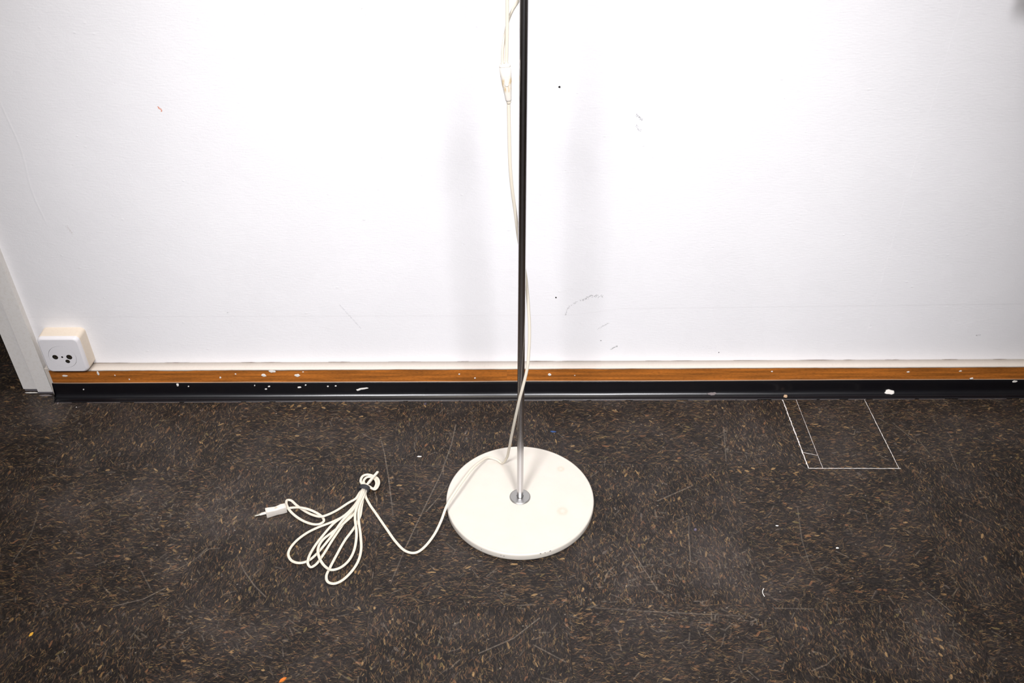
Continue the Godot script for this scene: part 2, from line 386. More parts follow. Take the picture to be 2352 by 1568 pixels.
# Marbled floor tile: dark ground full of flakes and fibres that mostly run along u.
func floor_image() -> Image:
	var size := 2048
	var low := noise(0.006, 3, 3).get_seamless_image(size, size, false, false, 0.1).get_data()
	var fine := noise(0.16, 5, 3).get_seamless_image(512, 512, false, false, 0.1)
	fine.resize(1024, 512)
	var f := fine.get_data()
	var buf := PackedByteArray()
	buf.resize(size * size * 3)
	for y in size:
		for x in size:
			var v := 0.62 + 0.30 * low[y * size + x] / 255.0 + 0.75 * (f[(y & 511) * 1024 + (x & 1023)] / 255.0 - 0.5)
			var at := (y * size + x) * 3
			buf[at] = int(clampf(46.0 * v, 0, 255))
			buf[at + 1] = int(clampf(40.5 * v, 0, 255))
			buf[at + 2] = int(clampf(36.5 * v, 0, 255))
	var tones := [Color8(132, 102, 66), Color8(104, 78, 56), Color8(106, 92, 60), Color8(84, 76, 70), Color8(22, 20, 20), Color8(26, 23, 22), Color8(90, 66, 48), Color8(154, 124, 84), Color8(74, 60, 48), Color8(116, 80, 56), Color8(62, 54, 50), Color8(96, 78, 58)]
	var r := RandomNumberGenerator.new()
	r.seed = 21
	for n in 100000:
		var kind := r.randf()
		var c: Color = tones[r.randi() % tones.size()]
		var long := r.randf_range(6, 16)
		var wide := r.randf_range(1.0, 2.8)
		var a := r.randf_range(0.3, 0.75)
		var spread := 0.45
		if kind > 0.979:
			long = r.randf_range(10, 26)
			wide = r.randf_range(4.0, 8.5)
			a = r.randf_range(0.55, 0.9)
		elif kind > 0.66:
			long = r.randf_range(12, 34)
			wide = 1.1
			spread = 0.6
			a = r.randf_range(0.3, 0.65)
		elif kind > 0.42:
			c = tones[4 + r.randi() % 2]
			long = r.randf_range(8, 26)
			wide = r.randf_range(2.0, 5.0)
			a = r.randf_range(0.4, 0.8)
		flake(buf, size, r.randf() * size, r.randf() * size, r.randfn(0.0, spread), long, wide, c, a, r.randf_range(-0.03, 0.03))
	return Image.create_from_data(size, size, false, Image.FORMAT_RGB8, buf)


func flake(buf: PackedByteArray, size: int, x: float, y: float, turn: float, long: float, wide: float, c: Color, a: float, bend: float) -> void:
	var mask := size - 1
	var i := 0.0
	var px := x
	var py := y
	while i < long:
		var s := sin(PI * (i + 0.5) / (long + 1.0))
		var half := wide * 0.5 * (0.35 + 0.65 * s)
		var dx := cos(turn)
		var dy := sin(turn)
		var j := -half
		while j <= half:
			put(buf, ((int(py + dx * j) & mask) * size + (int(px - dy * j) & mask)) * 3, c, a)
			j += 0.9
		px += dx * 0.9
		py += dy * 0.9
		turn += bend
		i += 0.9


# What lies on the tiles: dust patches and scratches, drawn where the floor has them (x -1.15..1.15, z 0..0.72).
func wear_image() -> Image:
	var w := 2048
	var h := 640
	var patch := noise(0.008, 11, 4).get_image(w, h, false, false, false).get_data()
	var grain := noise(0.85, 12, 1, FastNoiseLite.TYPE_VALUE).get_image(w, h, false, false, false).get_data()
	var buf := PackedByteArray()
	buf.resize(w * h * 4)
	for y in h:
		var z := 0.72 * y / h
		for x in w:
			var gx := -1.15 + 2.3 * x / w
			var p := patch[y * w + x] / 255.0
			var d := 0.02 + 0.07 * clampf((p - 0.40) * 2.0, 0.0, 1.0)
			for s in DUST:
				var q: Vector2 = Vector2((gx - s[0]) / s[2], (z - s[1]) / s[3])
				d += 0.34 * s[4] * exp(-q.length_squared()) * (0.1 + 1.4 * p)
			var at := (y * w + x) * 4
			buf[at] = 128
			buf[at + 1] = 118
			buf[at + 2] = 116
			buf[at + 3] = int(255.0 * clampf(d * (0.35 + 1.2 * grain[y * w + x] / 255.0), 0.0, 0.7))
	var r := RandomNumberGenerator.new()
	r.seed = 5
	for s in SCRATCHES:
		for i in s.size() - 1:
			scratch(buf, w, h, s[i], s[i + 1], r.randf_range(0.18, 0.34), r)
	for s in DUST:
		for n in int(20000.0 * s[2] * s[3]):
			var p := Vector2(r.randfn(s[0], s[2] * 0.55), r.randfn(s[1], s[3] * 0.55))
			scratch(buf, w, h, p, p + Vector2.from_angle(r.randf() * TAU) * r.randf_range(0.002, 0.014), r.randf_range(0.08, 0.30), r)
	for n in 1500:
		var p := Vector2(r.randf_range(-1.1, 1.1), r.randf_range(0.03, 0.71))
		var q := p + Vector2.from_angle(r.randf() * TAU) * r.randf_range(0.004, 0.022)
		scratch(buf, w, h, p, q, r.randf_range(0.06, 0.24), r)
	for n in 500:
		var p := Vector2(r.randf_range(-1.1, 1.1), r.randf_range(0.04, 0.71))
		scratch(buf, w, h, p, p + Vector2(0.0012, 0.0), r.randf_range(0.4, 0.9), r)
	return Image.create_from_data(w, h, false, Image.FORMAT_RGBA8, buf)


func scratch(buf: PackedByteArray, w: int, h: int, p: Vector2, q: Vector2, a: float, r: RandomNumberGenerator) -> void:
	var n := maxi(2, int(p.distance_to(q) * 1800.0))
	var k2 := a
	for k in n:
		var o := p.lerp(q, float(k) / n)
		var fx := (o.x + 1.15) / 2.3 * w - 0.5
		var fy := o.y / 0.72 * h - 0.5
		var x := int(fx)
		var y := int(fy)
		if x < 0 or y < 0 or x >= w - 1 or y >= h - 1:
			continue
		if k % 5 == 0:
			k2 = a * r.randf_range(0.6, 1.15)
		for c in 4:
			var near := (fx - x if c % 2 else 1.0 - fx + x) * (fy - y if c > 1 else 1.0 - fy + y)
			var at := ((y + c / 2) * w + x + c % 2) * 4
			var v := clampf(k2 * minf(1.0, near * 1.5), 0.0, 1.0)
			if buf[at + 3] < v * 255.0:
				buf[at] = 176
				buf[at + 1] = 162
				buf[at + 2] = 146
				buf[at + 3] = int(v * 255.0)


# Painted wall, x -1..1 and y 0..1: faint unevenness of the paint, scuffs and rubber marks.
func wall_images() -> Array:
	var w := 2048
	var h := 1024
	var tone := noise(0.004, 31, 4).get_image(w, h, false, false, false).get_data()
	var buf := PackedByteArray()
	buf.resize(w * h * 3)
	for i in w * h:
		var v := 231.0 + 5.0 * tone[i] / 255.0
		buf[i * 3] = int(v)
		buf[i * 3 + 1] = int(v - 1.0)
		buf[i * 3 + 2] = int(v + 1.0)
	var r := RandomNumberGenerator.new()
	r.seed = 9
	for s in SCUFFS:
		var line: Array = s[0]
		for i in line.size() - 1:
			var p: Vector2 = line[i]
			var q: Vector2 = line[i + 1]
			var n := maxi(2, int(p.distance_to(q) * 3500.0))
			for k in n:
				if r.randf() > s[3]:
					continue
				var o := p.lerp(q, float(k) / n) + Vector2(r.randfn(0, s[1]), r.randfn(0, s[1]))
				put(buf, (int((1.0 - o.y) * h) * w + int((o.x + 1.0) * 0.5 * w)) * 3, s[2], r.randf_range(0.25, 0.75) * s[4])
	# relief: fine canvas under the paint, drips and seams
	var weave := noise(0.30, 33, 2).get_image(w, h, false, false, false)
	var stretched := noise(0.30, 34, 2).get_image(w / 4, h, false, false, false)
	stretched.resize(w, h, Image.INTERPOLATE_CUBIC)
	var a := weave.get_data()
	var b := stretched.get_data()
	var lumps := noise(0.02, 35, 3).get_image(w, h, false, false, false).get_data()
	var hb := PackedFloat32Array()
	hb.resize(w * h)
	for y in h:
		var yy := 1.0 - float(y) / h
		for x in w:
			var xx := -1.0 + 2.0 * x / w
			var i := y * w + x
			var v := 0.10 * a[i] / 255.0 + 0.16 * b[i] / 255.0 + 0.18 * lumps[i] / 255.0
			var seam := 0.1752 if xx < 0.12 else 0.1752 + minf((xx - 0.12) * 0.16, 0.014) + maxf(xx - 0.21, 0.0) * 0.01
			v += 0.11 * smoothstep(seam - 0.001, seam + 0.001, yy)
			v += 0.20 * smoothstep(0.6805, 0.6825, xx + 0.006 * sin(yy * 3.0)) 
			v += 0.25 * exp(-pow((xx + 0.7925 - 0.003 * sin(yy * 40.0)) / 0.0016, 2.0)) * smoothstep(0.36, 0.40, yy) * (1.0 - smoothstep(0.57, 0.62, yy))
			hb[i] = v
	for n in 260:
		var c := Vector2(r.randf_range(-0.99, 0.99), r.randf_range(0.08, 0.99))
		var s := r.randf_range(0.0008, 0.0022)
		var amp := r.randf_range(-0.35, 0.45)
		var cx := int((c.x + 1.0) * 0.5 * w)
		var cy := int((1.0 - c.y) * h)
		for dy in range(-6, 7):
			for dx in range(-6, 7):
				if cx + dx >= 0 and cx + dx < w and cy + dy >= 0 and cy + dy < h:
					hb[(cy + dy) * w + cx + dx] += amp * exp(-(dx * dx + dy * dy * 2.5) / pow(s * 1024.0, 2.0))
	return [Image.create_from_data(w, h, false, Image.FORMAT_RGB8, buf), Image.create_from_data(w, h, false, Image.FORMAT_RF, hb.to_byte_array())]


func wood_image() -> Image:
	var w := 2048
	var h := 128
	var streak := noise(0.05, 51, 3).get_image(w / 16, h, false, false, false)
	streak.resize(w, h, Image.INTERPOLATE_CUBIC)
	var s := streak.get_data()
	var pores := noise(0.35, 52, 2).get_image(w / 6, h, false, false, false)
	pores.resize(w, h, Image.INTERPOLATE_CUBIC)
	var p := pores.get_data()
	var buf := PackedByteArray()
	buf.resize(w * h * 3)
	for i in w * h:
		var v := 0.72 + 0.5 * s[i] / 255.0
		if p[i] < 112:
			v *= 1.0 - 0.30 * (112 - p[i]) / 112.0 * 1.3
		buf[i * 3] = int(clampf(172.0 * v, 0, 255))
		buf[i * 3 + 1] = int(clampf(102.0 * v, 0, 255))
		buf[i * 3 + 2] = int(clampf(38.0 * v, 0, 255))
	return Image.create_from_data(w, h, false, Image.FORMAT_RGB8, buf)


# Speckled old paint: a base colour with grains of dirt.
func old_paint(base: Color, dirt: Color, share: float, seed_: int) -> Image:
	var n := 512
	var a := noise(0.03, seed_, 4).get_image(n, n, false, false, false).get_data()
	var b := noise(0.25, seed_ + 1, 2).get_image(n, n, false, false, false).get_data()
	var buf := PackedByteArray()
	buf.resize(n * n * 3)
	for i in n * n:
		var k := clampf((b[i] / 255.0 - (1.0 - share)) * 6.0, 0.0, 1.0) * 0.7 + 0.25 * clampf((a[i] / 255.0 - 0.5) * 2.0, 0.0, 1.0) * share * 2.0
		var c := base.lerp(dirt, clampf(k, 0.0, 1.0))
		buf[i * 3] = c.r8
		buf[i * 3 + 1] = c.g8
		buf[i * 3 + 2] = c.b8
	return Image.create_from_data(n, n, false, Image.FORMAT_RGB8, buf)


# The top of the lamp base, 0.26 m square: cream enamel with two faint rings and a few specks.
func base_image() -> Image:
	var n := 1024
	var tone := noise(0.006, 61, 3).get_image(n, n, false, false, false).get_data()
	var buf := PackedByteArray()
	buf.resize(n * n * 3)
	var stains := [Vector3(0.072, -0.066, 0.0052), Vector3(0.070, 0.032, 0.0075)]
	for y in n:
		for x in n:
			var p := Vector2(float(x) / n - 0.5, float(y) / n - 0.5) * 0.26
			var c := Color8(209, 203, 193).lerp(Color8(206, 199, 188), tone[y * n + x] / 255.0)
			for s in stains:
				var d: float = p.distance_to(Vector2(s.x, s.y)) / s.z
				c = c.lerp(Color8(200, 170, 145), 0.30 * exp(-pow((d - 0.8) * 2.2, 2.0)) * (0.5 + tone[((y * 7) % n) * n + (x * 7) % n] / 255.0))
			var i := (y * n + x) * 3
			buf[i] = c.r8
			buf[i + 1] = c.g8
			buf[i + 2] = c.b8
	var r := RandomNumberGenerator.new()
	r.seed = 4
	for k in 40:
		var p := Vector2.from_angle(r.randf() * TAU) * sqrt(r.randf()) * 0.46 * n + Vector2(n, n) * 0.5
		for d in r.randi_range(1, 5):
			put(buf, (int(p.y + r.randi_range(-1, 1)) * n + int(p.x + r.randi_range(-1, 1))) * 3, Color8(120, 105, 90), r.randf_range(0.2, 0.7))
	return Image.create_from_data(n, n, false, Image.FORMAT_RGB8, buf)


# Plastic yellowed by fingers in the middle of the switch, in uneven patches.
func grip_image() -> Image:
	var n := 256
	var a := noise(0.02, 95, 4).get_image(n, n, false, false, false).get_data()
	var buf := PackedByteArray()
	buf.resize(n * n * 3)
	for y in n:
		for x in n:
			var k := clampf(a[y * n + x] / 255.0 * 2.4 - 1.0, 0.0, 1.0) * smoothstep(0.30, 0.42, float(x) / n) * (1.0 - smoothstep(0.66, 0.76, float(x) / n))
			var c := Color8(216, 210, 200).lerp(Color8(196, 168, 122), k)
			buf[(y * n + x) * 3] = c.r8
			buf[(y * n + x) * 3 + 1] = c.g8
			buf[(y * n + x) * 3 + 2] = c.b8
	return Image.create_from_data(n, n, false, Image.FORMAT_RGB8, buf)


func make_materials() -> void:
	var m := mat(Color.WHITE, 0.40)
	m.albedo_texture = tex(floor_image())
	m.detail_enabled = true
	m.detail_albedo = tex(wear_image())
	m.detail_uv_layer = BaseMaterial3D.DETAIL_UV_2
	m.metallic_specular = 0.26
	M.tile = m
	M.slab = mat(Color8(34, 30, 28), 0.9)
	var walls := wall_images()
	m = mat(Color.WHITE, 0.55)
	m.albedo_texture = tex(walls[0])
	m.heightmap_enabled = true
	m.heightmap_texture = tex(walls[1])
	m.heightmap_scale = 0.10
	M.wall = m
	M.plaster = mat(Color8(226, 225, 226), 0.8)
	m = mat(Color.WHITE, 0.45)
	m.albedo_texture = tex(wood_image())
	M.wood = m
	M.vinyl = mat(Color8(10, 10, 15), 0.27)
	M.vinyl.metallic_specular = 0.55
	m = mat(Color.WHITE, 0.5)
	m.albedo_texture = tex(old_paint(Color8(208, 199, 189), Color8(180, 162, 145), 0.30, 71))
	m.uv1_triplanar = true
	m.uv1_scale = Vector3(9, 9, 9)
	M.ledge = m
	m = mat(Color.WHITE, 0.5)
	m.albedo_texture = tex(old_paint(Color8(228, 225, 222), Color8(160, 144, 122), 0.26, 75))
	m.uv1_triplanar = true
	m.uv1_scale = Vector3(7, 7, 7)
	M.casing = m
	M.splash = mat(Color8(226, 222, 216), 0.5)
	M.chalk = mat(Color8(214, 208, 204), 0.8)
	M.scuff = mat(Color8(118, 110, 110), 0.9)
	M.dirt = mat(Color8(104, 88, 76), 0.9)
	M.dent = mat(Color8(188, 178, 158), 0.5)
	M.glue = mat(Color8(176, 150, 126), 0.5)
	M.mortar = mat(Color8(92, 88, 92), 0.9)
	m = mat(Color.WHITE, 0.32)
	m.albedo_texture = tex(base_image())
	M.enamel = m
	m = mat(Color8(204, 203, 206), 0.16, 1.0)
	m.anisotropy_enabled = true
	m.anisotropy = -0.9
	M.chrome = m
	M.zinc = mat(Color8(176, 175, 172), 0.38, 1.0)
	M.brass = mat(Color8(176, 168, 150), 0.35, 1.0)
	M.cord = mat(Color8(212, 204, 188), 0.38)
	m = mat(Color.WHITE, 0.35)
	m.albedo_texture = tex(grip_image())
	M.switch_body = m
	M.plug = mat(Color8(216, 209, 200), 0.35)
	M.rubber = mat(Color8(40, 40, 44), 0.6)
	m = mat(Color.WHITE, 0.35)
	m.albedo_texture = tex(old_paint(Color8(228, 226, 229), Color8(208, 196, 180), 0.12, 81))
	m.uv1_triplanar = true
	m.uv1_scale = Vector3(12, 12, 12)
	M.socket = m
	m = mat(Color.WHITE, 0.4)
	m.albedo_texture = tex(old_paint(Color8(226, 213, 196), Color8(170, 132, 96), 0.22, 85))
	m.uv1_triplanar = true
	m.uv1_scale = Vector3(12, 12, 12)
	M.socket_box = m
	M.hole = mat(Color8(18, 17, 16), 0.8)
	M.blue = mat(Color8(84, 92, 138), 0.5)
	M.housing = mat(Color8(190, 190, 190), 0.5)
	m = mat(Color.WHITE, 0.5)
	m.emission_enabled = true
	m.emission = Color(1.0, 0.99, 0.98)
	m.emission_energy_multiplier = 4.0
	M.glow = m


# ---------------------------------------------------------------- lamps of the room
func ceiling_spotlight(at: Vector3, towards: Vector3, energy: float, label: String) -> void:
	var t := Node3D.new()
	t.name = "ceiling_spotlight"
	add_child(t, true)
	t.position = at
	tag(t, label, "spotlight", "ceiling spotlights out of the picture")
	var head := part("spotlight_housing", lathe([Vector2(0, 0.16), Vector2(0.06, 0.155), Vector2(0.12, 0.10), Vector2(0.175, 0.0), Vector2(0.175, 0.0), Vector2(0.165, 0.0), Vector2(0.165, 0.0), Vector2(0.112, 0.098), Vector2(0.05, 0.14), Vector2(0, 0.145)], 40), M.housing, t)
	var dir := (towards - at).normalized()
	head.basis = Basis(Quaternion(Vector3.DOWN, dir))
	var face := part("lamp_diffuser", lathe([Vector2(0, 0.006), Vector2(0.16, 0.006), Vector2(0.16, 0.006), Vector2(0.16, 0.003), Vector2(0.16, 0.003), Vector2(0, 0.003)], 40), M.glow, t)
	face.basis = head.basis
	part("stem", loft([round_ring(Vector3(0, 0.10, 0) - dir * 0.08, Vector3.RIGHT, Vector3.BACK, 0.012, 0.012, 0.012), round_ring(Vector3(0, 2.6 - at.y, 0) - dir * 0.08, Vector3.RIGHT, Vector3.BACK, 0.012, 0.012, 0.012)]), M.housing, t)
	var l := SpotLight3D.new()
	l.name = "spotlight_beam"
	t.add_child(l)
	l.light_color = Color(0.985, 0.982, 0.996)
	l.light_energy = energy
	l.light_size = 0.24
	l.spot_angle = 24.8
	l.spot_angle_attenuation = 1.0
	l.spot_range = 12.0
	l.spot_attenuation = 2.0
	l.shadow_enabled = true
	l.position = dir * 0.03
	l.basis = Basis.looking_at(dir, Vector3.UP)


func ceiling_panel(at: Vector3, energy: float) -> void:
	var t := Node3D.new()
	t.name = "ceiling_panel_lamp"
	add_child(t, true)
	t.position = at
	tag(t, "square flat ceiling lamp straight above the floor lamp", "ceiling lamp")
	part("lamp_frame", box(Vector3(-0.31, -0.02, -0.31), Vector3(0.31, 0.005, 0.31)), M.housing, t)
	part("lamp_diffuser", box(Vector3(-0.29, -0.024, -0.29), Vector3(0.29, -0.0205, 0.29)), M.glow, t)
	var l := AreaLight3D.new()
	l.name = "panel_light"
	t.add_child(l)
	l.area_size = Vector2(0.56, 0.56)
	l.light_color = Color(1.0, 0.93, 0.83)
	l.light_energy = energy
	l.area_range = 12.0
	l.area_attenuation = 2.0
	l.shadow_enabled = true
	l.position = Vector3(0, -0.028, 0)
	l.basis = Basis.looking_at(Vector3.DOWN, Vector3.FORWARD)


# ---------------------------------------------------------------- the room
func build_room() -> void:
	var uv := [Vector3(0.5, 0, 0), 0.5, Vector3(0, -1, 0), 1.0]
	var wall := structure("wall_back", box(Vector3(-0.944, -0.003, -0.12), Vector3(2.7, 2.6, 0.0), 0.0, uv), M.wall)
	for p in [[0.0839, 0.6100, 0.0019], [0.0902, 0.2142, 0.0017], [0.4059, 0.0863, 0.0011], [0.1781, 0.1155, 0.0010]]:
		part("nail_hole", blob(Vector3(p[0], p[1], 0), Vector3.RIGHT, Vector3.UP, Vector3.BACK, p[2], p[2], 0.0004, 9), M.hole, wall)
	structure("wall_left", box(Vector3(-2.7, -0.003, -1.6), Vector3(-2.6, 2.6, 4.2)), M.plaster)
	structure("wall_right", box(Vector3(2.6, -0.003, 0.0), Vector3(2.7, 2.6, 4.2)), M.plaster)
	structure("wall_front", box(Vector3(-2.6, -0.003, 4.2), Vector3(2.7, 2.6, 4.3)), M.plaster)
	structure("wall_beside_door", box(Vector3(-2.6, -0.003, -0.12), Vector3(-1.80, 2.6, 0.0)), M.plaster)
	structure("wall_over_door", box(Vector3(-1.80, 2.05, -0.12), Vector3(-0.944, 2.6, 0.0)), M.plaster)
	structure("wall_far", box(Vector3(-2.6, -0.003, -1.7), Vector3(-0.5, 2.6, -1.6)), M.plaster)
	structure("wall_far_side", box(Vector3(-0.6, -0.003, -1.6), Vector3(-0.5, 2.6, -0.12)), M.plaster)
	structure("ceiling", box(Vector3(-2.7, 2.6, -1.7), Vector3(2.7, 2.7, 4.3)), M.plaster)


func tile_piece(x0: float, x1: float, z0: float, z1: float, along_x: bool, floor_node: Node) -> void:
	var o := Vector2(rng.randf(), rng.randf())
	var flip := Vector2(1 if rng.randf() < 0.5 else -1, 1 if rng.randf() < 0.5 else -1)
	var lift := rng.randf_range(-0.0001, 0.0)
	var uv := [(Vector3.RIGHT if along_x else Vector3.BACK) * flip.x, o.x, (Vector3.BACK if along_x else Vector3.RIGHT) * flip.y, o.y]
	var uv2 := [Vector3(1.0 / 2.3, 0, 0), 0.5, Vector3(0, 0, 1.0 / 0.72), 0.0]
	var g := 0.00004
	var e := 0.00022
	var rings := [rect_ring(x0 + g, x1 - g, z0 + g, z1 - g, -0.003), rect_ring(x0 + g, x1 - g, z0 + g, z1 - g, -e + lift), rect_ring(x0 + g + e, x1 - g - e, z0 + g + e, z1 - g - e, lift)]
	part("tile", loft(rings, false, false, uv, uv2), M.tile, floor_node)


func build_floor() -> void:
	var f := structure("floor", box(Vector3(-2.7, -0.10, -1.7), Vector3(2.7, -0.003, 4.3)), M.slab)
	for row in range(-6, 14):
		for col in range(-10, 8):
			var x0 := maxf(0.391 + 0.3 * col, -2.6)
			var x1 := minf(0.391 + 0.3 * (col + 1), 2.6)
			var z0 := maxf(-0.0865 + 0.3 * row, -1.6)
			var z1 := minf(-0.0865 + 0.3 * (row + 1), 4.2)
			if row < 0 and x0 > -0.62:
				continue
			if x1 - x0 < 0.02 or z1 - z0 < 0.02:
				continue
			var along := posmod(col + row, 2) == 1
			if row == 0 and col == 0:
				tile_piece(x0, 0.534, z0, z1, false, f)
				tile_piece(0.534, x1, z0, z1, true, f)
			else:
				tile_piece(x0, x1, z0, z1, along or (row == 0 and col == 1), f)
	# white lines painted round the patched tile
	for s in [[[Vector2(0.5343, 0.037), Vector2(0.5336, 0.2256)], 0.0031], [[Vector2(0.5604, 0.037), Vector2(0.5590, 0.2258)], 0.0010], [[Vector2(0.6929, 0.036), Vector2(0.6939, 0.2272)], 0.0018], [[Vector2(0.5336, 0.2256), Vector2(0.6970, 0.2272)], 0.0018], [[Vector2(0.6150, 0.0374), Vector2(0.6935, 0.0366)], 0.0022], [[Vector2(0.50, 0.0378), Vector2(0.5604, 0.0374)], 0.0016], [[Vector2(0.5336, 0.1850), Vector2(0.5595, 0.1935)], 0.0010]]:
		part("painted_line", strip(s[0], s[1], 0.00018, 0.6), M.chalk, f)
	# pale lumps of filler on the floor in front of the door casing
	for s in [[-0.930, 0.0085, 0.013, 0.0012, 0.0012], [-0.899, 0.0165, 0.013, 0.0026, 0.0010], [-0.866, 0.040, 0.0016, 0.0026, 0.0010]]:
		part("filler_lump", blob(Vector3(s[0], 0, s[1]), Vector3.RIGHT, Vector3.BACK, Vector3.UP, s[2], s[3], s[4], 18), M.scuff if s[0] > -0.92 else M.splash, f)
	# dried splashes and flecks on the tiles
	for s in [[-0.1582, 0.1912, 0.0045, 0.0014], [0.4455, 0.3585, 0.003, 0.0012], [0.5308, 0.4060, 0.003, 0.0016], [-0.826, 0.052, 0.0012, 0.0012]]:
		part("paint_fleck", blob(Vector3(s[0], 0, s[1]), Vector3.RIGHT, Vector3.BACK, Vector3.UP, s[2], s[3], 0.0004, 9), M.splash, f)


# ---------------------------------------------------------------- skirting
func build_baseboard() -> void:
	var x0 := -0.872
	var x1 := 2.6
	var wave := noise(5.0, 91, 3)
	var uv := [Vector3(0.9, 0, 0), 0.0, Vector3(0, 20, 20), 0.0]
	var b := structure("baseboard_back", box(Vector3(x0, 0.0, 0.0), Vector3(x1, 0.0664, 0.021), 0.0012, uv), M.wood)
	# wall paint carried over the top edge, with a wavy lower limit
	var rings := []
	var x := x0
	while x <= x1:
		var low := 0.0668 - 0.0031 - 0.0012 * wave.get_noise_1d(x) - 0.0006 * wave.get_noise_1d(x * 6.0 + 20.0)
		if x < -0.80:
			low = 0.0655
		rings.append(PackedVector3Array([Vector3(x, 0.0660, 0.0), Vector3(x, 0.0670, 0.0), Vector3(x, 0.0670, 0.0196), Vector3(x, 0.0664, 0.0212), Vector3(x, low, 0.02145), Vector3(x, low - 0.0002, 0.0205), Vector3(x, 0.0658, 0.0200)]))
		x += 0.006
	part("paint_edge", loft(rings, true), M.ledge, b)
	# dirt caught in the joint between wall and skirting
	var gap := noise(14.0, 40, 3)
	x = x0 + 0.06
	while x < 1.25:
		var run := rng.randf_range(0.02, 0.09)
		var line := []
		for k in 9:
			var px := x + run * k / 8.0
			var y0 := 0.0669 + 0.0005 * gap.get_noise_1d(px)
			var hh := (0.00025 + 0.0008 * absf(gap.get_noise_1d(px * 4.0 + 9.0))) * sin(PI * (k + 0.4) / 8.8)
			line.append(PackedVector3Array([Vector3(px, y0 - 0.0003, -0.0002), Vector3(px, y0 + hh, -0.0002), Vector3(px, y0 + hh, 0.00025), Vector3(px, y0 - 0.0003, 0.0005)]))
		part("dirt_line", loft(line), M.dirt, b)
		x += run + rng.randf_range(0.0, 0.09)
	# black vinyl strip with a curved foot
	rings = []
	x = x0 - 0.002
	while x <= x1:
		var wob := 0.0009 * wave.get_noise_1d(x * 0.5 + 70.0)
		var foot := 0.0004 * wave.get_noise_1d(x * 0.8 + 90.0)
		var out := 0.0006 * wave.get_noise_1d(x * 0.9 + 110.0)
		var ring := PackedVector3Array([Vector3(x, 0.0, 0.0195), Vector3(x, 0.0344 + wob, 0.0205), Vector3(x, 0.0346 + wob, 0.0226 + out * 0.5), Vector3(x, 0.0339 + wob, 0.0232 + out * 0.5), Vector3(x, 0.0250, 0.0236 + out), Vector3(x, 0.0160, 0.0237 + out)])
		for k in 8:
			var a := PI / 2 * (k + 1) / 8.5
			ring.append(Vector3(x, 0.0020 + 0.0125 * (1.0 - sin(a)), 0.0237 + 0.0128 * (1.0 - cos(a)) + out * (1.0 - k / 8.0)))
		ring.append(Vector3(x, 0.0017, 0.0376 + foot))
		ring.append(Vector3(x, 0.0010, 0.0384 + foot))
		ring.append(Vector3(x, 0.0, 0.0386 + foot))
		rings.append(ring)
		x += 0.012
	part("vinyl_strip", loft(rings, true), M.vinyl, b)
	var crust := noise(9.0, 97, 3)
	x = x0
	while x < 1.2:
		var run := rng.randf_range(0.03, 0.12)
		part("dried_wax", strip([Vector2(x, 0.0389), Vector2(x + run, 0.0389)], 0.0007 + 0.0006 * absf(crust.get_noise_1d(x)), 0.0005, 0.7), M.scuff, b)
		x += run + rng.randf_range(0.0, 0.03)
	rings = []
	x = x0
	while x <= 1.3:
		var h := 0.0349 + 0.0009 * wave.get_noise_1d(x * 0.5 + 70.0)
		var e := 0.0003 + 0.0005 * absf(crust.get_noise_1d(x + 30.0))
		rings.append(PackedVector3Array([Vector3(x, h - 0.0004, 0.0208), Vector3(x, h + e, 0.0208), Vector3(x, h + e * 0.7, 0.0220), Vector3(x, h - 0.0004, 0.0222)]))
		x += 0.004
	part("glue_bead", loft(rings, true), M.glue, b)
	for s in WOOD_SPOTS:
		part("paint_splash", blob(Vector3(s[0], s[1], 0.0211), Vector3.RIGHT, Vector3.UP, Vector3.BACK, s[2] * 0.80, s[3] * 0.80, 0.0005), M.splash, b)
	for s in COVE_SPOTS:
		part("paint_splash", blob(Vector3(s[0], s[1], 0.0239), Vector3(1, 0.12, 0).normalized(), Vector3.UP, Vector3.BACK, s[2] * 0.78, s[3] * 0.78, 0.0006), M.splash, b)
	var lean := Vector3(0, 0.62, 0.78)
	part("paint_splash", blob(Vector3(0.7436, 0.0085, 0.0275), Vector3.RIGHT, lean.cross(Vector3.RIGHT).normalized(), lean, 0.0095, 0.0050, 0.0012, 11), M.splash, b)
	part("paint_splash", blob(Vector3(0.3987, 0.0070, 0.0285), Vector3.RIGHT, lean.cross(Vector3.RIGHT).normalized(), lean, 0.0095, 0.0032, 0.0006, 17), M.scuff, b)


func build_door_trim() -> void:
	var t := structure("trim_door", box(Vector3(-0.914, 0.004, -0.002), Vector3(-0.8855, 2.12, 0.0125), 0.0018), M.casing)
	part("frame_board", box(Vector3(-0.9455, 0.005, -0.13), Vector3(-0.9155, 2.06, 0.0045), 0.0015), M.casing, t)
	part("edge_strip", box(Vector3(-0.8825, 0.0, 0.0), Vector3(-0.8740, 0.0660, 0.0155), 0.0008), M.ledge, t)
	part("mortar_bed", box(Vector3(-0.916, -0.0002, 0.0), Vector3(-0.884, 0.0045, 0.0118), 0.001), M.mortar, t)
	part("mortar_bed", box(Vector3(-0.944, -0.0002, -0.10), Vector3(-0.917, 0.0052, 0.0040), 0.001), M.mortar, t)
	part("head_board", box(Vector3(-1.80, 2.06, -0.002), Vector3(-0.914, 2.12, 0.0125), 0.0018), M.casing, t)
	part("frame_board", box(Vector3(-1.80, 0.0, -0.12), Vector3(-1.77, 2.06, 0.0045), 0.0015), M.casing, t)


# ---------------------------------------------------------------- the floor lamp
const LAMP := Vector3(0.0213, 0.0, 0.3045)


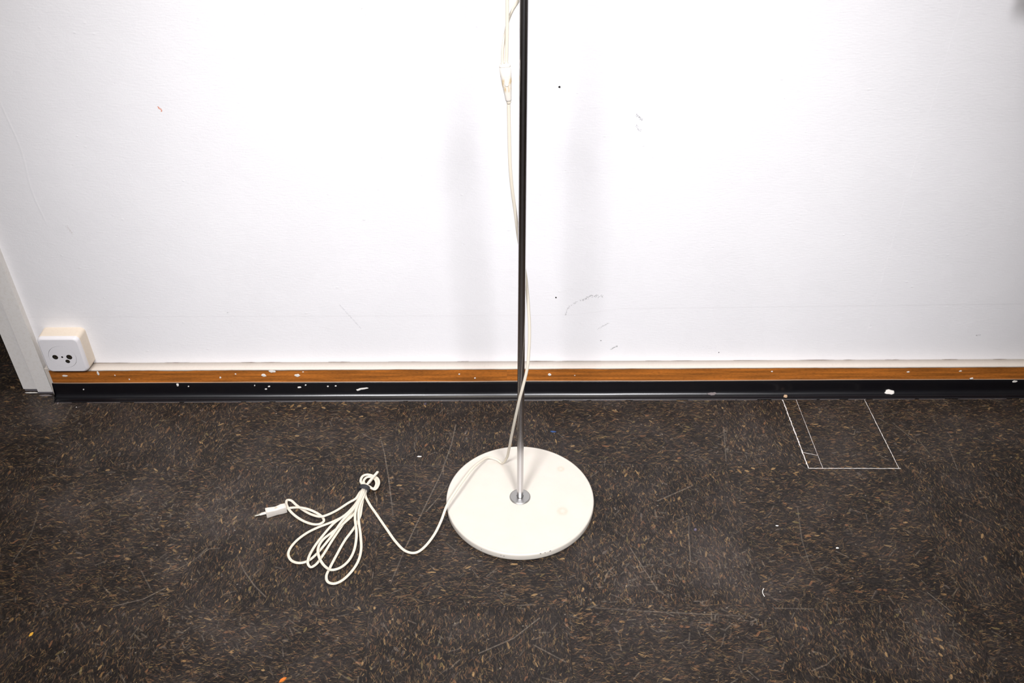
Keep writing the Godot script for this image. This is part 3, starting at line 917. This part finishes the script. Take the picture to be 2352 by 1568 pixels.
func build_lamp() -> void:
	var t := Node3D.new()
	t.name = "floor_lamp"
	add_child(t, true)
	t.position = LAMP
	tag(t, "floor lamp with round cream base, chrome pole and white cord", "floor lamp")
	# base: heavy round plate in a thin enamelled cover
	var R := 0.1246
	var uv := [Vector3(1.0 / 0.26, 0, 0), 0.5, Vector3(0, 0, 1.0 / 0.26), 0.5]
	var base := part("base", lathe([Vector2(0, 0.0010), Vector2(R - 0.003, 0.0010), Vector2(R - 0.003, 0.0010), Vector2(R - 0.0012, 0.0013), Vector2(R - 0.0002, 0.0024), Vector2(R, 0.0040), Vector2(R, 0.0110), Vector2(R - 0.0003, 0.0124), Vector2(R - 0.0011, 0.0135), Vector2(R - 0.0024, 0.0140), Vector2(R - 0.0042, 0.0140), Vector2(R - 0.0048, 0.01385), Vector2(R - 0.0054, 0.0138), Vector2(R - 0.0062, 0.0139), Vector2(R - 0.02, 0.0140), Vector2(0, 0.0141)], 160, uv), M.enamel, t)
	part("felt_pad", lathe([Vector2(0, 0.0), Vector2(R - 0.005, 0.0), Vector2(R - 0.005, 0.0), Vector2(R - 0.005, 0.0012), Vector2(R - 0.005, 0.0012), Vector2(0, 0.0012)], 80), M.rubber, base)
	for a in [[1.79, 0.0085], [1.83, 0.0095], [2.10, 0.0082], [1.32, 0.0128], [1.26, 0.0126], [1.19, 0.0130]]:
		var d: Vector3 = Vector3(cos(a[0]), 0, sin(a[0]))
		part("chipped_spot", blob(d * (R + 0.00005) + Vector3(0, a[1], 0), d.cross(Vector3.UP), Vector3.UP, d, rng.randf_range(0.0006, 0.0018), rng.randf_range(0.0005, 0.0009), 0.0001, 9), M.scuff, base)
	# chrome washer, collar and pole
	part("washer", lathe([Vector2(0.004, 0.0138), Vector2(0.0172, 0.0138), Vector2(0.0172, 0.0138), Vector2(0.0176, 0.0141), Vector2(0.0176, 0.0149), Vector2(0.0172, 0.0152), Vector2(0.0166, 0.0153), Vector2(0.0166, 0.0153), Vector2(0.0164, 0.0157), Vector2(0.0159, 0.0159), Vector2(0.0159, 0.0159), Vector2(0.0064, 0.0159), Vector2(0.0064, 0.0159), Vector2(0.0064, 0.0142), Vector2(0.0064, 0.0142), Vector2(0.004, 0.0142)], 72), M.zinc, t)
	var tube := CylinderMesh.new()
	tube.top_radius = 0.0054
	tube.bottom_radius = 0.0054
	tube.height = 1.443
	tube.radial_segments = 48
	tube.rings = 1
	var pole := part("pole", tube, M.chrome, t)
	pole.position.y = 0.0170 + 0.7215
	part("pole_foot", lathe([Vector2(0, 0.0140), Vector2(0.0046, 0.0140), Vector2(0.0046, 0.0140), Vector2(0.0046, 0.0165), Vector2(0.0051, 0.0171), Vector2(0, 0.0172)], 40), M.zinc, pole).position.y = -pole.position.y
	# shade above the picture
	var shade := part("shade", lathe([Vector2(0.012, 1.44), Vector2(0.020, 1.44), Vector2(0.060, 1.42), Vector2(0.105, 1.375), Vector2(0.125, 1.32), Vector2(0.125, 1.32), Vector2(0.1235, 1.32), Vector2(0.1235, 1.32), Vector2(0.1035, 1.374), Vector2(0.059, 1.4185), Vector2(0.019, 1.4385), Vector2(0.012, 1.4385)], 64), M.enamel, t)
	part("shade_collar", lathe([Vector2(0.0055, 1.425), Vector2(0.013, 1.425), Vector2(0.013, 1.425), Vector2(0.013, 1.448), Vector2(0.010, 1.452), Vector2(0.0055, 1.452)], 32), M.chrome, shade)
	# cord
	var up := []
	for p in CORD_A:
		up.append(p - LAMP)
	up.reverse()
	up.append_array([Vector3(-0.015, 1.00, -0.004), Vector3(-0.010, 1.25, -0.004), Vector3(-0.007, 1.40, -0.002), Vector3(-0.004, 1.43, 0)])
	var c := part("cord", cord_mesh(moved(CORD_C), 0.0023, 0.0016), M.cord, t)
	part("cord", cord_mesh(up, 0.00215, 0.00155), M.cord, t)
	var back := moved(CORD_B)
	back.push_front(Vector3(-0.0075, 0.96, -0.005))
	back.push_front(Vector3(-0.0075, 1.22, -0.004))
	part("cord", cord_mesh(back, 0.0019, 0.0017), M.cord, t)
	build_switch(t)
	build_plug(t)


func moved(points: Array) -> Array:
	var out := []
	for p in points:
		out.append(p - LAMP)
	return out


func build_switch(t: Node3D) -> void:
	var a := Vector3(-0.0013, 0.7535, 0.300) - LAMP
	var b := Vector3(0.0034, 0.7075, 0.300) - LAMP
	var d := (b - a).normalized()
	var u := Vector3.BACK.cross(d).normalized()
	var rings := []
	for s in [[0.0, 0.0052, 0.0040], [0.01, 0.0064, 0.0048], [0.05, 0.0069, 0.0052], [0.06, 0.0069, 0.0052], [0.065, 0.0067, 0.0050], [0.075, 0.0067, 0.0050], [0.08, 0.0070, 0.0053], [0.30, 0.0069, 0.0054], [0.5, 0.0063, 0.0052], [0.7, 0.0052, 0.0046], [0.86, 0.0043, 0.0041], [0.95, 0.0040, 0.0039], [0.985, 0.0037, 0.0036], [1.0, 0.0030, 0.0030]]:
		rings.append(round_ring(a.lerp(b, s[0]), u, Vector3.BACK, s[1], s[2], s[2] * 0.8))
	var sw := part("inline_switch", loft(rings, true, false, [d / a.distance_to(b), -d.dot(a) / a.distance_to(b), u / 0.016, 0.5 - u.dot(a) / 0.016]), M.switch_body, t)
	part("strain_relief", loft([round_ring(b, u, Vector3.BACK, 0.0031, 0.0029, 0.0026), round_ring(b + d * 0.003, u, Vector3.BACK, 0.0028, 0.0026, 0.0024)]), M.cord, sw)
	part("slider_button", loft([round_ring(a.lerp(b, 0.45) + Vector3(0, 0, 0.0050), u, d, 0.0024, 0.0055, 0.0020), round_ring(a.lerp(b, 0.45) + Vector3(0, 0, 0.0058), u, d, 0.0021, 0.0050, 0.0018)]), M.switch_body, sw)


func build_plug(t: Node3D) -> void:
	var a := Vector3(-0.3705, 0.0080, 0.3205) - LAMP
	var b := Vector3(-0.4020, 0.0080, 0.3325) - LAMP
	var d := (b - a).normalized()
	var s := d.cross(Vector3.UP).normalized()
	var rings := []
	for k in [[0.0, 0.0066, 0.0046], [0.03, 0.0074, 0.0054], [0.25, 0.0076, 0.0056], [0.42, 0.0070, 0.0050], [0.5, 0.0068, 0.0048], [0.60, 0.0070, 0.0050], [0.85, 0.0076, 0.0056], [0.98, 0.0077, 0.0057], [1.0, 0.0072, 0.0052]]:
		var c := a.lerp(b, k[0])
		c.y = k[1] + 0.0003 - LAMP.y
		rings.append(round_ring(c, Vector3.UP, s, k[1], k[2], 0.0022))
	var p := part("plug", loft(rings), M.plug, t)
	part("finger_dent", blob(a.lerp(b, 0.48) + Vector3(0, 0.0064, 0) - s * 0.0, d, s, Vector3.UP, 0.0030, 0.0012, 0.0003, 12), M.dent, p)
	for k in [Vector3(0, 0.0108, 0.0028), Vector3(0, 0.0056, -0.0042)]:
		var o: Vector3 = Vector3(b.x, 0, b.z) + k
		var sleeve := part("pin_sleeve", loft([round_ring(o - d * 0.001, Vector3.UP, s, 0.0019, 0.0019, 0.0019), round_ring(o + d * 0.0095, Vector3.UP, s, 0.0018, 0.0018, 0.0018)]), M.plug, p)
		part("pin_tip", loft([round_ring(o + d * 0.009, Vector3.UP, s, 0.0020, 0.0020, 0.0020), round_ring(o + d * 0.0175, Vector3.UP, s, 0.0020, 0.0020, 0.0020), round_ring(o + d * 0.0188, Vector3.UP, s, 0.0012, 0.0012, 0.0012)]), M.brass, sleeve)


func build_cable_tie() -> void:
	var ax := Vector3(0.2407, 0, -0.9706)
	var sd := Vector3(0.9706, 0, 0.2407)
	var c := Vector3(-0.2457, 0.0068, 0.2769)
	var t := Node3D.new()
	t.name = "cable_tie"
	add_child(t, true)
	t.position = Vector3(c.x, 0, c.z)
	tag(t, "dark grey rubber band round the bundle of white cord", "cable tie")
	for n in 2:
		var mid := Vector3(0, c.y, 0) + ax * (-0.0023 + 0.0046 * n)
		var rings := []
		for k in 40:
			var w := TAU * k / 40.0
			var o := sd * (0.0088 * cos(w)) + Vector3(0, 0.0062 * sin(w), 0)
			var out := o.normalized()
			rings.append(round_ring(mid + o, ax, out, 0.0024, 0.0008, 0.0007, 3))
		part("band_loop", loft(rings, true, true), M.rubber, t)


# ---------------------------------------------------------------- wall socket
func build_socket() -> void:
	var t := Node3D.new()
	t.name = "wall_socket"
	add_child(t, true)
	t.position = Vector3(-0.8265, 0.1110, 0.0)
	tag(t, "white surface-mounted wall socket above the skirting beside the door casing", "wall socket")
	var body := CSGCombiner3D.new()
	body.name = "socket_cover"
	body.use_collision = false
	var shell := CSGMesh3D.new()
	shell.name = "shell"
	var rings := []
	for s in [[0.0262, 0.0384, 0.0396], [0.0290, 0.0383, 0.0395], [0.0318, 0.0376, 0.0388], [0.0334, 0.0364, 0.0376], [0.0341, 0.0350, 0.0362]]:
		rings.append(round_ring(Vector3(0, 0, s[0]), Vector3.RIGHT, Vector3.UP, s[1], s[2], 0.0085, 7))
	shell.mesh = loft(rings)
	shell.material = M.socket
	body.add_child(shell)
	var well := CSGCylinder3D.new()
	well.name = "well"
	well.operation = CSGShape3D.OPERATION_SUBTRACTION
	well.radius = 0.0252
	well.height = 0.0158
	well.sides = 64
	well.rotation.x = PI / 2
	well.position = Vector3(-0.001, -0.0035, 0.0341)
	well.material = M.socket
	body.add_child(well)
	t.add_child(body)
	rings = []
	for s in [[0.0, 0.0392, 0.0404], [0.0240, 0.0387, 0.0399], [0.0258, 0.0385, 0.0397], [0.0262, 0.0378, 0.0390]]:
		rings.append(round_ring(Vector3(0, 0, s[0]), Vector3.RIGHT, Vector3.UP, s[1], s[2], 0.0085, 7))
	part("socket_box", loft(rings), M.socket_box, t)
	var insert := CSGCombiner3D.new()
	insert.name = "socket_insert"
	insert.position = Vector3(-0.001, -0.0035, 0.0)
	var disc := CSGCylinder3D.new()
	disc.name = "disc"
	disc.radius = 0.0247
	disc.height = 0.0078
	disc.sides = 64
	disc.rotation.x = PI / 2
	disc.position = Vector3(0, 0, 0.0302)
	disc.material = M.socket
	insert.add_child(disc)
	var holes := [[Vector2(-0.0135, 0.0), 0.0052], [Vector2(0.0125, 0.0), 0.0054], [Vector2(0.0068, -0.0100), 0.0042], [Vector2(-0.0006, 0.0), 0.0019]]
	for hole in holes:
		var c := CSGCylinder3D.new()
		c.name = "bore"
		c.operation = CSGShape3D.OPERATION_SUBTRACTION
		c.radius = hole[1]
		c.height = 0.0140
		c.sides = 28
		c.rotation.x = PI / 2
		c.position = Vector3(hole[0].x, hole[0].y, 0.0341)
		c.material = M.hole
		insert.add_child(c, true)
	t.add_child(insert)
	for hole in holes.slice(0, 3):
		var r: float = hole[1]
		var pipe := part("contact_sleeve", lathe([Vector2(r * 0.38, -0.001), Vector2(r * 0.74, -0.001), Vector2(r * 0.74, -0.001), Vector2(r * 0.74, 0.0042), Vector2(r * 0.74, 0.0042), Vector2(r * 0.44, 0.0042), Vector2(r * 0.44, 0.0042), Vector2(r * 0.38, -0.001)], 24), M.brass, t)
		pipe.rotation.x = PI / 2
		pipe.position = insert.position + Vector3(hole[0].x, hole[0].y, 0.0285)
	var screw := part("cover_screw", lathe([Vector2(0, 0), Vector2(0.0017, 0), Vector2(0.0017, 0), Vector2(0.0017, 0.002), Vector2(0.0012, 0.0026), Vector2(0, 0.0027)], 16), M.zinc, t)
	screw.rotation.x = PI / 2
	screw.position = insert.position + Vector3(-0.0006, 0, 0.0285)


# ---------------------------------------------------------------- crumbs on the floor
func build_debris() -> void:
	var list := [
		["orange_flake", Vector3(-0.315, 0, 0.6362), 0.0075, 0.0028, 0.0016, Color8(206, 112, 34), -0.7, "bright orange flake on the floor at the lower edge", "flake"],
		["yellow_flake", Vector3(-0.6985, 0, 0.5591), 0.0042, 0.0022, 0.0012, Color8(214, 160, 50), -1.1, "small yellow flake on the dark floor below the doorway", "flake"],
		["blue_flake", Vector3(0.0858, 0, 0.1271), 0.0055, 0.0026, 0.0006, Color8(44, 74, 124), 0.1, "small blue flake on the floor behind the lamp base", "flake"],
		["grey_crumb", Vector3(0.3086, 0, 0.367), 0.0026, 0.0024, 0.0026, Color8(98, 90, 108), 0.4, "grey crumb on the tiles beside the round lamp base", "crumb"],
		["dark_crumb", Vector3(-0.1573, 0, 0.0476), 0.0036, 0.0024, 0.0026, Color8(72, 64, 74), -0.6, "dark crumb on the floor close to the black skirting strip", "crumb"],
		["beige_crumb", Vector3(0.5403, 0.0040, 0.0345), 0.0042, 0.0030, 0.0034, Color8(196, 164, 132), 0.2, "beige crumb on the black skirting strip by the white painted lines", "crumb"],
	]
	for d in list:
		var m := mat(d[5], 0.7)
		var o := part(d[0], blob(Vector3.ZERO, Vector3.RIGHT.rotated(Vector3.UP, -d[6]), Vector3.BACK.rotated(Vector3.UP, -d[6]), Vector3.UP, d[2], d[3], d[4], 10), m, self)
		o.position = d[1]
		tag(o, d[7], d[8])
	var hair := part("white_thread", cord_mesh([Vector3(0, 0.0007, 0), Vector3(-0.0014, 0.0007, -0.006), Vector3(-0.0002, 0.0008, -0.0115), Vector3(0.0024, 0.0008, -0.0150)], 0.0006, 0.0006), M.splash, self)
	hair.position = Vector3(0.3915, 0, 0.5003)
	tag(hair, "short curved white thread on the dark floor tiles", "thread")


# blue cabinet on the wall, just past the upper corner of the picture: it shades that corner
func build_cabinet() -> void:
	var t := Node3D.new()
	t.name = "wall_cabinet"
	add_child(t, true)
	t.position = Vector3(0.747, 0.802, 0.0)
	tag(t, "small grey-blue metal cabinet hung on the white wall", "cabinet")
	part("cabinet_body", box(Vector3(0, 0, 0), Vector3(0.24, 0.30, 0.112), 0.002), M.blue, t)
	var d := part("cabinet_door", box(Vector3(0.004, 0.004, 0.1125), Vector3(0.236, 0.296, 0.120), 0.002), M.blue, t)
	part("door_knob", lathe([Vector2(0, 0), Vector2(0.004, 0), Vector2(0.004, 0), Vector2(0.004, 0.010), Vector2(0.009, 0.014), Vector2(0.009, 0.020), Vector2(0, 0.022)], 24), M.zinc, d).transform = Transform3D(Basis(Vector3.RIGHT, PI / 2), Vector3(0.212, 0.15, 0.120))
